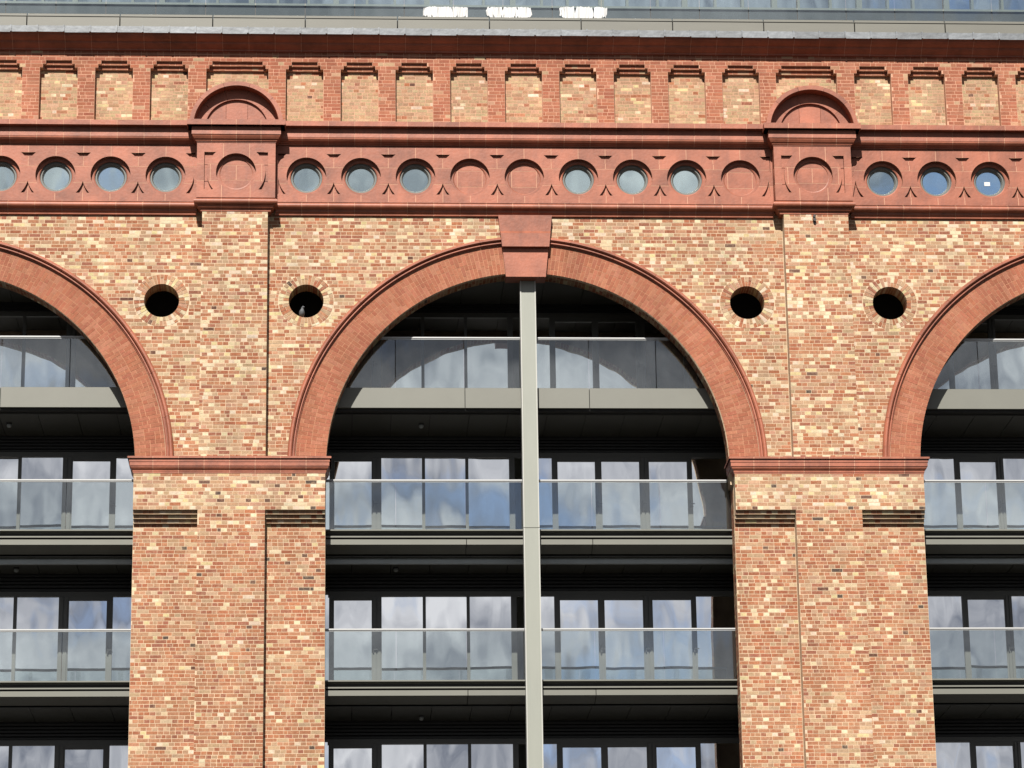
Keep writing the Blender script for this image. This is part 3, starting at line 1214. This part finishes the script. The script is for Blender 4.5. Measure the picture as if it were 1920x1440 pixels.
# ================================================================== INNER BUILDING
WY = 2.3     # window plane
inner = empty('apartment_frame', (0, WY, 0))
tag(inner, 'dark inner structure and ceilings behind the brick arches', 'building')
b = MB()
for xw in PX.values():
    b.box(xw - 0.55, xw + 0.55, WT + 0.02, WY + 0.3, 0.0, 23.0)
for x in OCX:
    b.box(x - 0.7, x + 0.7, 1.35, 1.5, 21.4, 23.0)  # added dark panels behind the oculi, so the holes stay black
b.build('party_and_blocking_wall', M['concrete'], inner)
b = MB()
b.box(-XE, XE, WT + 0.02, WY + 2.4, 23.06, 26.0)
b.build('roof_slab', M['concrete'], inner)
for c in BAYS:
    for i in range(11):
        x0, x1 = c - 4.6 + i * 0.84, c - 4.6 + (i + 1) * 0.84
        if x1 < -XE or x0 > XE:
            continue
        b = MB()
        b.box(x0 + 0.006, x1 - 0.006, WT + 0.03, WY - 0.02, 23.0, 23.04)
        b.build('ceiling_panel', M['soffit'], inner)
LEV = {'top': 20.60, 'middle': 17.60, 'lower': 14.55, 'bottom': 11.51}
HEAD = {'top': 22.70, 'middle': 19.66, 'lower': 16.72, 'bottom': 13.675}
NEXT = {'top': 23.0, 'middle': 20.09, 'lower': 17.19, 'bottom': 14.13}
for c in BAYS:
    for lv in LEV:
        b = MB()
        z0, z1 = HEAD[lv] + 0.10, NEXT[lv]
        k = 5
        for i in range(k):
            a = z0 + (z1 - z0) * i / k
            b.prism_x([(WY + 0.02, a), (WY - 0.035, a + 0.008), (WY - 0.035, a + (z1 - z0) / k * 0.7), (WY + 0.02, a + (z1 - z0) / k * 0.95)], max(-XE, c - 5.3), min(XE, c + 5.3))
        b.box(max(-XE, c - 5.3), min(XE, c + 5.3), WY + 0.03, WY + 0.3, z0, z1 + 0.4)
        b.build('header_louvre', M['dark'], inner)

# window walls
LAY_C = [('door', -3.87, -3.10), ('pane', -2.90, -2.065), ('pane', -2.0, -1.17), ('pane', -1.105, -0.265), ('pane', -0.15, 0.62), ('door', 0.735, 1.52), ('door', 1.645, 2.44), ('door', 2.63, 3.43), ('pane', 3.53, 4.9)]
LAY_L = [('pane', 0.66, 1.50), ('pane', 1.57, 2.41), ('door', 2.61, 3.38), ('pane', 3.50, 4.9)]
LAY_R = [('pane', -4.9, -2.89), ('door', -2.78, -2.01), ('pane', -1.86, -1.0), ('pane', -0.9, 0.2)]
BAYN = {BL: 'left', 0.0: 'central', BRT: 'right'}
LVN = {'top': 'top floor, under the crown of the', 'middle': 'floor at the foot of the', 'lower': 'second floor below the', 'bottom': 'lowest floor seen below the'}
for c in BAYS:
    for lv in LEV:
        zf, zh = LEV[lv], HEAD[lv]
        ww = empty('glazed_screen', (c, WY, zf))
        ww['kind'] = 'thing'
        tag(ww, 'dark framed glazing on the %s %s arch' % (LVN[lv], BAYN[c]), 'window', 'glazed walls set back behind the balconies')
        lay_ = LAY_C if c == 0 else LAY_L if c < 0 else LAY_R
        xa, xb = c + lay_[0][1] - 0.12, c + lay_[-1][2] + 0.1
        b = MB()
        b.box(xa, xb, WY - 0.03, WY + 0.12, zh, zh + 0.10)
        b.box(xa, xb, WY - 0.02, WY + 0.12, zf + 0.005, zf + 0.075)
        b.build('head_and_sill', M['frame'], ww)
        prev = lay_[0][1] - 0.10
        for kind_, x0, x1 in lay_ + [('end', lay_[-1][2] + 0.06, 0)]:
            b = MB()
            inset = 0.035
            m0 = c + prev
            m1 = c + x0
            b.box(m0 + 0.001, m1 - 0.001, WY - 0.025, WY + 0.11, zf + 0.076, zh - 0.001)
            if m1 - m0 > 0.13:
                b.box(m0 + 0.02, (m0 + m1) / 2 - 0.012, WY - 0.05, WY - 0.0255, zf + 0.09, zh - 0.01)
                b.box((m0 + m1) / 2 + 0.012, m1 - 0.02, WY - 0.05, WY - 0.0255, zf + 0.09, zh - 0.01)
            b.build('mullion', M['frame'], ww)
            if kind_ == 'end':
                break
            prev = x1
            xm = c + (x0 + x1) / 2
            hw = (x1 - x0) / 2
            top = zh - (0.075 if kind_ == 'door' else 0.0)
            bot = zf + 0.16
            if kind_ == 'door':
                b = MB()
                x_a, x_b = xm - hw + 0.001, xm + hw - 0.001
                lf = bm_obj('door', filled([[(x_a - 0.014, zf + 0.0765), (x_b + 0.014, zf + 0.0765), (x_b + 0.014, zh - 0.0015), (x_a - 0.014, zh - 0.0015)],
                                            [(x_a + 0.002, bot), (x_b - 0.002, bot), (x_b - 0.002, top), (x_a + 0.002, top)]], WY - 0.028, WY + 0.08), M['frame'], ww)
                b = MB()
                hx = xm + hw + 0.03 if x0 < 0 else xm + hw + 0.035
                b.box(hx - 0.012, hx + 0.012, WY - 0.085, WY - 0.052, zf + 0.98, zf + 1.12)
                b.box(hx - 0.010, hx + 0.09, WY - 0.10, WY - 0.086, zf + 1.04, zf + 1.06)
                b.build('handle', M['dark'], lf)
                par = lf
            else:
                b = MB()
                b.box(xm - hw + 0.001, xm + hw - 0.001, WY - 0.01, WY + 0.08, zf + 0.076, bot - 0.05)
                b.build('bottom_rail', M['frame'], ww)
                bot -= 0.05
                par = ww
            b = MB()
            b.box(-hw - 0.02, hw + 0.02, -0.012, 0.012, -(top - bot) / 2 - 0.02, (top - bot) / 2 + 0.02)
            p_ = link('pane', b.mesh('pane', M['pane']), par, (xm, WY + 0.03, (top + bot) / 2))
            p_.rotation_euler = (radians(random.uniform(-0.35, 0.35)), 0, radians(random.uniform(-0.4, 0.4)))

# ================================================================== BALCONIES
FS = 0.5
BLAB = {'top': 'glass fronted balcony high up inside the %s arch, with pale grey fascia', 'middle': 'glass fronted balcony at the foot of the %s arch, level with the impost',
        'lower': 'glass fronted balcony below the %s arch, lowest in the photo'}
for c in BAYS:
    for lv in ('top', 'middle', 'lower'):
        zf = LEV[lv]
        ro = empty('balcony', (c, FS, zf))
        tag(ro, BLAB[lv] % BAYN[c], 'balcony', 'balconies with glass balustrades')
        xl, xr = max(c - 4.3, -XE), min(c + 4.3, XE)
        hl, hr = c - 0.07, c + 0.17
        halves = [(xl, hl), (hr, xr)]
        halves = [(a, b_) for a, b_ in halves if b_ - a > 0.5]
        for a, b_ in halves:
            b = MB()
            b.box(a, b_, FS - 0.03, FS + 0.03, zf + 1.058, zf + 1.084)
            b.box(a, b_, FS - 0.014, FS + 0.014, zf + 1.035, zf + 1.0575)
            b.build('handrail', M['rail'], ro)
        cutsx = [xl, c - 2.64, c - 1.25, hl] + [hr, c + 1.285, c + 2.655, xr]
        for i, (a, b_) in enumerate(zip(cutsx, cutsx[1:])):
            if i == 3 or b_ - a < 0.3:
                continue
            b = MB()
            b.box(a + 0.008, b_ - 0.008, FS - 0.008, FS + 0.008, zf + 0.012, zf + 1.034)
            b.build('glass_panel', M['guard'], ro)
        fj = [xl, c - 1.235, hl, hr, c + 1.285, xr]
        b = MB()
        if lv == 'top':
            b.box(xl, xr, FS + 0.06, WY - 0.001, 20.14, zf - 0.03)
            b.build('slab', M['concrete'], ro)
            for i, (a, b_) in enumerate(zip(fj, fj[1:])):
                if i == 2 or b_ - a < 0.3:
                    continue
                b = MB()
                b.box(a + 0.007, b_ - 0.007, FS - 0.02, FS + 0.05, 20.186, zf + 0.005)
                b.build('fascia_panel', M['paint'], ro)
            zso = 20.105
            yso = FS + 0.22
        else:
            ze = zf - 0.27     # underside of the fascia strip
            b.box(xl, xr, FS + 0.02, WY - 0.001, zf - 0.20, zf - 0.02)
            b.build('slab', M['concrete'], ro)
            for a, b_ in halves:
                b = MB()
                b.box(a, b_, FS - 0.10, FS + 0.06, zf + 0.008, zf + 0.035)
                b.box(a, b_, FS + 0.03, FS + 0.09, zf - 0.10, zf + 0.0075)
                b.box(a + 0.02, b_ - 0.01, FS - 0.10, FS + 0.09, zf - 0.13, zf - 0.1005)
                b.build('base_channel', M['paint'], ro)
            for i, (a, b_) in enumerate(zip(fj, fj[1:])):
                if i == 2 or b_ - a < 0.3:
                    continue
                b = MB()
                b.prism_x([(FS - 0.075, zf - 0.165), (FS - 0.075, ze), (FS + 0.32, ze - 0.10), (FS + 0.36, ze - 0.08), (FS + 0.05, zf - 0.165)], a + 0.007, b_ - 0.007)
                b.build('fascia_panel', M['paint'], ro)
            zso = ze - 0.14
            yso = FS + 0.37
            if lv == 'middle':
                b = MB()
                b.box(xl, xr, 0.98, 1.06, zso - 0.115, zso - 0.03)
                b.box(xl, xr, 1.005, 1.035, zso - 0.029, zso)
                b.build('cross_beam', M['steelbeam'], ro)
        for i in range(11):
            a, b_ = c - 4.3 + i * 0.79, c - 4.3 + (i + 1) * 0.79
            if b_ < xl or a > xr:
                continue
            b = MB()
            b.box(max(a, xl) + 0.006, min(b_, xr) - 0.006, yso, WY - 0.025, zso, zso + 0.02)
            b.build('soffit_panel', M['soffit'], ro)
        b = MB()
        b.box(xl, xr, FS + 0.061, WY - 0.03, zf - 0.019, zf + 0.004)
        b.build('deck', M['deck'], ro)

# steel column
colm = empty('steel_column', (0.05, 0.15, 0))
colm['kind'] = 'thing'
tag(colm, 'tall pale grey steel column on the axis of the central arch', 'column')
xc = 0.050
for i, (z0, z1) in enumerate(((0.0, 17.60), (17.612, 23.02))):
    b = MB()
    b.box(xc - 0.135, xc + 0.135, 0.16, 0.42, z0, z1)
    b.build('column_section', M['column'], colm)
    for s in (-1, 1):
        b = MB()
        xx = xc + s * 0.147
        b.box(xx - 0.0115, xx + 0.0115, 0.145, 0.44, z0, z1)
        b.build('edge_strip', M['edge'], colm)

# ceiling sensors
for x, y, z, lab in ((-2.10, 1.35, 20.105, 'small ceiling light under the top balcony of the central arch'), (-2.62, 1.75, 17.19, 'small ceiling light under the middle balcony of the central arch'),
                     (-2.12, 1.75, 14.14, 'small ceiling light under the lowest balcony of the central arch'), (-10.45, 1.35, 20.105, 'small ceiling light under the top balcony of the left arch'),
                     (-10.25, 1.75, 17.19, 'small ceiling light under the middle balcony of the left arch')):
    li = empty('ceiling_light', (x, y, z))
    tag(li, lab, 'ceiling light', 'small ceiling lights under the balconies')
    b = MB()
    b.box(x - 0.05, x + 0.05, y - 0.05, y + 0.05, z - 0.03, z - 0.001)
    b.build('base_plate', M['dark'], li)
    b = MB()
    n = 14
    rings = [(0.045, -0.03), (0.05, -0.06), (0.035, -0.085), (0.012, -0.095)]
    for r, dz in rings:
        b.v += [(x + r * cos(2 * pi * i / n), y + r * sin(2 * pi * i / n), z + dz) for i in range(n)]
    for k in range(len(rings) - 1):
        for i in range(n):
            j = (i + 1) % n
            b.face((k * n + i, k * n + j, (k + 1) * n + j, (k + 1) * n + i))
    b.face(tuple(3 * n + i for i in range(n)))
    b.build('lens', M['steelbeam'], li)

# ================================================================== ROOF STOREY
roof = empty('roof_storey', (0, 1, 28.1))
tag(roof, 'modern glazed roof storey with grey cladding and glass balustrade above the brick parapet', 'building')
pc = 1.93
nP = 14
for i in range(nP):
    a = -13.2 + 0.98 + i * pc
    b_ = a + pc
    b = MB()
    b.box(a + 0.012, b_ - 0.012, 0.60, 0.72, 28.05, 28.735)
    b.box(a + 0.012, b_ - 0.012, 0.585, 0.74, 28.7355, 28.752)
    b.build('cladding_panel', M['fascia2'], roof)
    b = MB()
    b.prism_x([(0.66, 28.755), (0.66, 28.815), (0.68, 28.828), (1.2, 28.828), (1.2, 28.755)], a + 0.012, b_ - 0.012)
    b.build('coping_panel', M['fascia2'], roof)
b = MB()
b.box(-13.5, 13.5, 0.745, 6.0, 28.0, 28.754)
b.build('roof_deck', M['concrete'], roof)
for i in range(26):
    a = -13.2 + 0.33 + i * 1.045
    b = MB()
    b.box(a + 0.009, a + 1.036, 1.0, 1.02, 28.83, 30.05)
    b.build('glass_panel', M['roofguard'], roof)
b = MB()
b.box(-13.5, 13.5, 0.985, 1.035, 30.052, 30.09)
b.build('handrail', M['rail'], roof)
RY = 2.4
b = MB()
b.box(-13.5, 13.5, RY, RY + 0.2, 28.776, 29.80)
b.box(-13.5, 13.5, RY + 0.21, RY + 3.5, 28.776, 33.0)
b.build('upstand', M['dark'], roof)
b = MB()
b.box(-13.5, 13.5, RY - 0.04, RY + 0.19, 29.801, 29.85)
b.build('sill', M['paint'], roof)
x = -13.3
k = 0
while x < 13.3:
    wd = (0.60, 0.66, 0.56, 0.70)[k % 4]
    b = MB()
    b.box(x, x + (0.055 if k % 3 else 0.12), RY - 0.03, RY + 0.18, 29.851, 32.8)
    b.build('mullion', M['paint'], roof)
    x0, x1 = x + (0.055 if k % 3 else 0.12), x + wd
    b = MB()
    hw = (x1 - x0) / 2
    b.box(-hw - 0.02, hw + 0.02, -0.012, 0.012, -1.45, 1.45)
    o = link('pane', b.mesh('pane', M['roofpane']), roof, ((x0 + x1) / 2, RY + 0.09, 31.30))
    o.rotation_euler = (radians(random.uniform(-0.6, 0.6)), 0, radians(random.uniform(-0.6, 0.6)))
    x += wd
    k += 1


# white film sheets taped to the roof balustrade
def film(x0, x1, z0, z1, seed, lab):
    rnd = random.Random(seed)
    n = 60
    top, bot = [], []
    tears = [0.36 + rnd.uniform(-.05, .05), 0.66 + rnd.uniform(-.05, .05)]
    for i in range(n + 1):
        t = i / n
        e = max(0, 1 - min(t, 1 - t) * 9)
        lo_, hi_ = z0 + rnd.uniform(0, 0.012) + e * rnd.uniform(0, 0.09), z1 - rnd.uniform(0, 0.022) - e * rnd.uniform(0, 0.09)
        if any(abs(t - q) < 0.012 for q in tears):
            hi_ = z0 + (z1 - z0) * rnd.uniform(0.25, 0.5)
        if rnd.random() < 0.10:
            lo_ += rnd.uniform(0.03, 0.08)
        top.append((x0 + (x1 - x0) * t, hi_))
        bot.append((x0 + (x1 - x0) * t, min(lo_, hi_ - 0.02)))
    m = MB()
    for i in range(n + 1):
        y = 0.972 + 0.016 * sin(i * 1.7 + seed) * rnd.random()
        m.v += [(bot[i][0] + rnd.uniform(-.01, .01), y, bot[i][1]), (top[i][0] + rnd.uniform(-.03, .03), y + rnd.uniform(-0.012, 0.012), top[i][1])]
    for i in range(n):
        m.face((2 * i, 2 * i + 2, 2 * i + 3, 2 * i + 1))
    o = m.build('plastic_sheet', M['white'], None, label=lab, cat='plastic sheet', group='white sheets taped to the roof balustrade')
    so_ = o.modifiers.new('thick', 'SOLIDIFY')
    so_.thickness = 0.004


film(-2.03, -1.09, 28.945, 29.195, 3, 'leftmost of the three ragged white sheets on the roof balustrade')
film(-0.69, 0.29, 28.945, 29.20, 5, 'middle one of the three ragged white sheets on the roof balustrade')
film(0.87, 1.87, 28.945, 29.22, 8, 'rightmost of the three ragged white sheets on the roof balustrade')

# ================================================================== SMALL THINGS
# paper on the last round window
x = PITCH - 2 * RP
b = MB()
b.box(x - 0.085, x + 0.035, F + 0.221, F + 0.2225, ZR - 0.05, ZR + 0.035)
b.build('paper_note', M['white'], None, label='small white paper note stuck on the rightmost round window', cat='paper note')

# pigeon in the second oculus: one continuous tube from tail to beak
px, py, pz = OCX[1] - 0.085, 0.14, OCZ - 0.345
pig = empty('pigeon', (px, py, pz))
tag(pig, 'grey pigeon standing in a round hole of the brick wall', 'bird')
spine = [(-0.02, 0.17, 0.02, 0.008), (-0.015, 0.12, 0.045, 0.028), (-0.01, 0.06, 0.085, 0.052), (0.0, 0.0, 0.12, 0.066), (0.0, -0.03, 0.155, 0.060), (0.005, -0.035, 0.19, 0.043),
         (0.01, -0.03, 0.215, 0.031), (0.015, -0.035, 0.235, 0.031), (0.025, -0.05, 0.248, 0.025), (0.04, -0.066, 0.245, 0.010), (0.052, -0.08, 0.238, 0.003)]
b = MB()
n = 12
for i, (sx_, sy_, sz_, sr) in enumerate(spine):
    i0, i1 = max(0, i - 1), min(len(spine) - 1, i + 1)
    d = (Vector(spine[i1][:3]) - Vector(spine[i0][:3])).normalized()
    u_ = d.cross(Vector((1, 0, 0))).normalized()
    v_ = d.cross(u_).normalized()
    for k in range(n):
        a = 2 * pi * k / n
        q = Vector((px + sx_, py + sy_, pz + sz_)) + (u_ * cos(a) + v_ * sin(a) * 0.9) * sr
        b.v.append(tuple(q))
for i in range(len(spine) - 1):
    for k in range(n):
        j = (k + 1) % n
        b.face((i * n + k, i * n + j, (i + 1) * n + j, (i + 1) * n + k))
b.face(tuple(range(n)))
b.face(tuple((len(spine) - 1) * n + k for k in range(n)))
o = b.build('body', M['feather'], pig)
for f_ in o.data.polygons:
    f_.use_smooth = True
for s in (-1, 1):
    b = MB()
    b.quadprism([(px + s * 0.03 - 0.005, pz - 0.005), (px + s * 0.03 + 0.005, pz - 0.005), (px + s * 0.03 + 0.005, pz + 0.075), (px + s * 0.03 - 0.005, pz + 0.075)], py - 0.012, py - 0.002)
    b.box(px + s * 0.03 - 0.012, px + s * 0.03 + 0.012, py - 0.045, py + 0.005, pz - 0.008, pz - 0.0045)
    b.build('leg', M['terra'], pig)

# iron fixing at the head of the right pilaster
fx = empty('wall_fixing', (5.9, -P, 24.0))
tag(fx, 'small black iron fixing at the head of the right brick pilaster', 'bracket')
for z, r in ((24.05, 0.028), (23.97, 0.034)):
    b = MB()
    b.quadprism(circ(5.905, z, r, 12), -P - 0.07, -P - 0.006)
    b.build('knob', M['blackiron'], fx)
b = MB()
b.quadprism([(5.89, 23.90), (5.93, 23.885), (5.92, 24.08), (5.895, 24.08)], -P - 0.03, -P - 0.0062)
b.build('back_plate', M['blackiron'], fx)
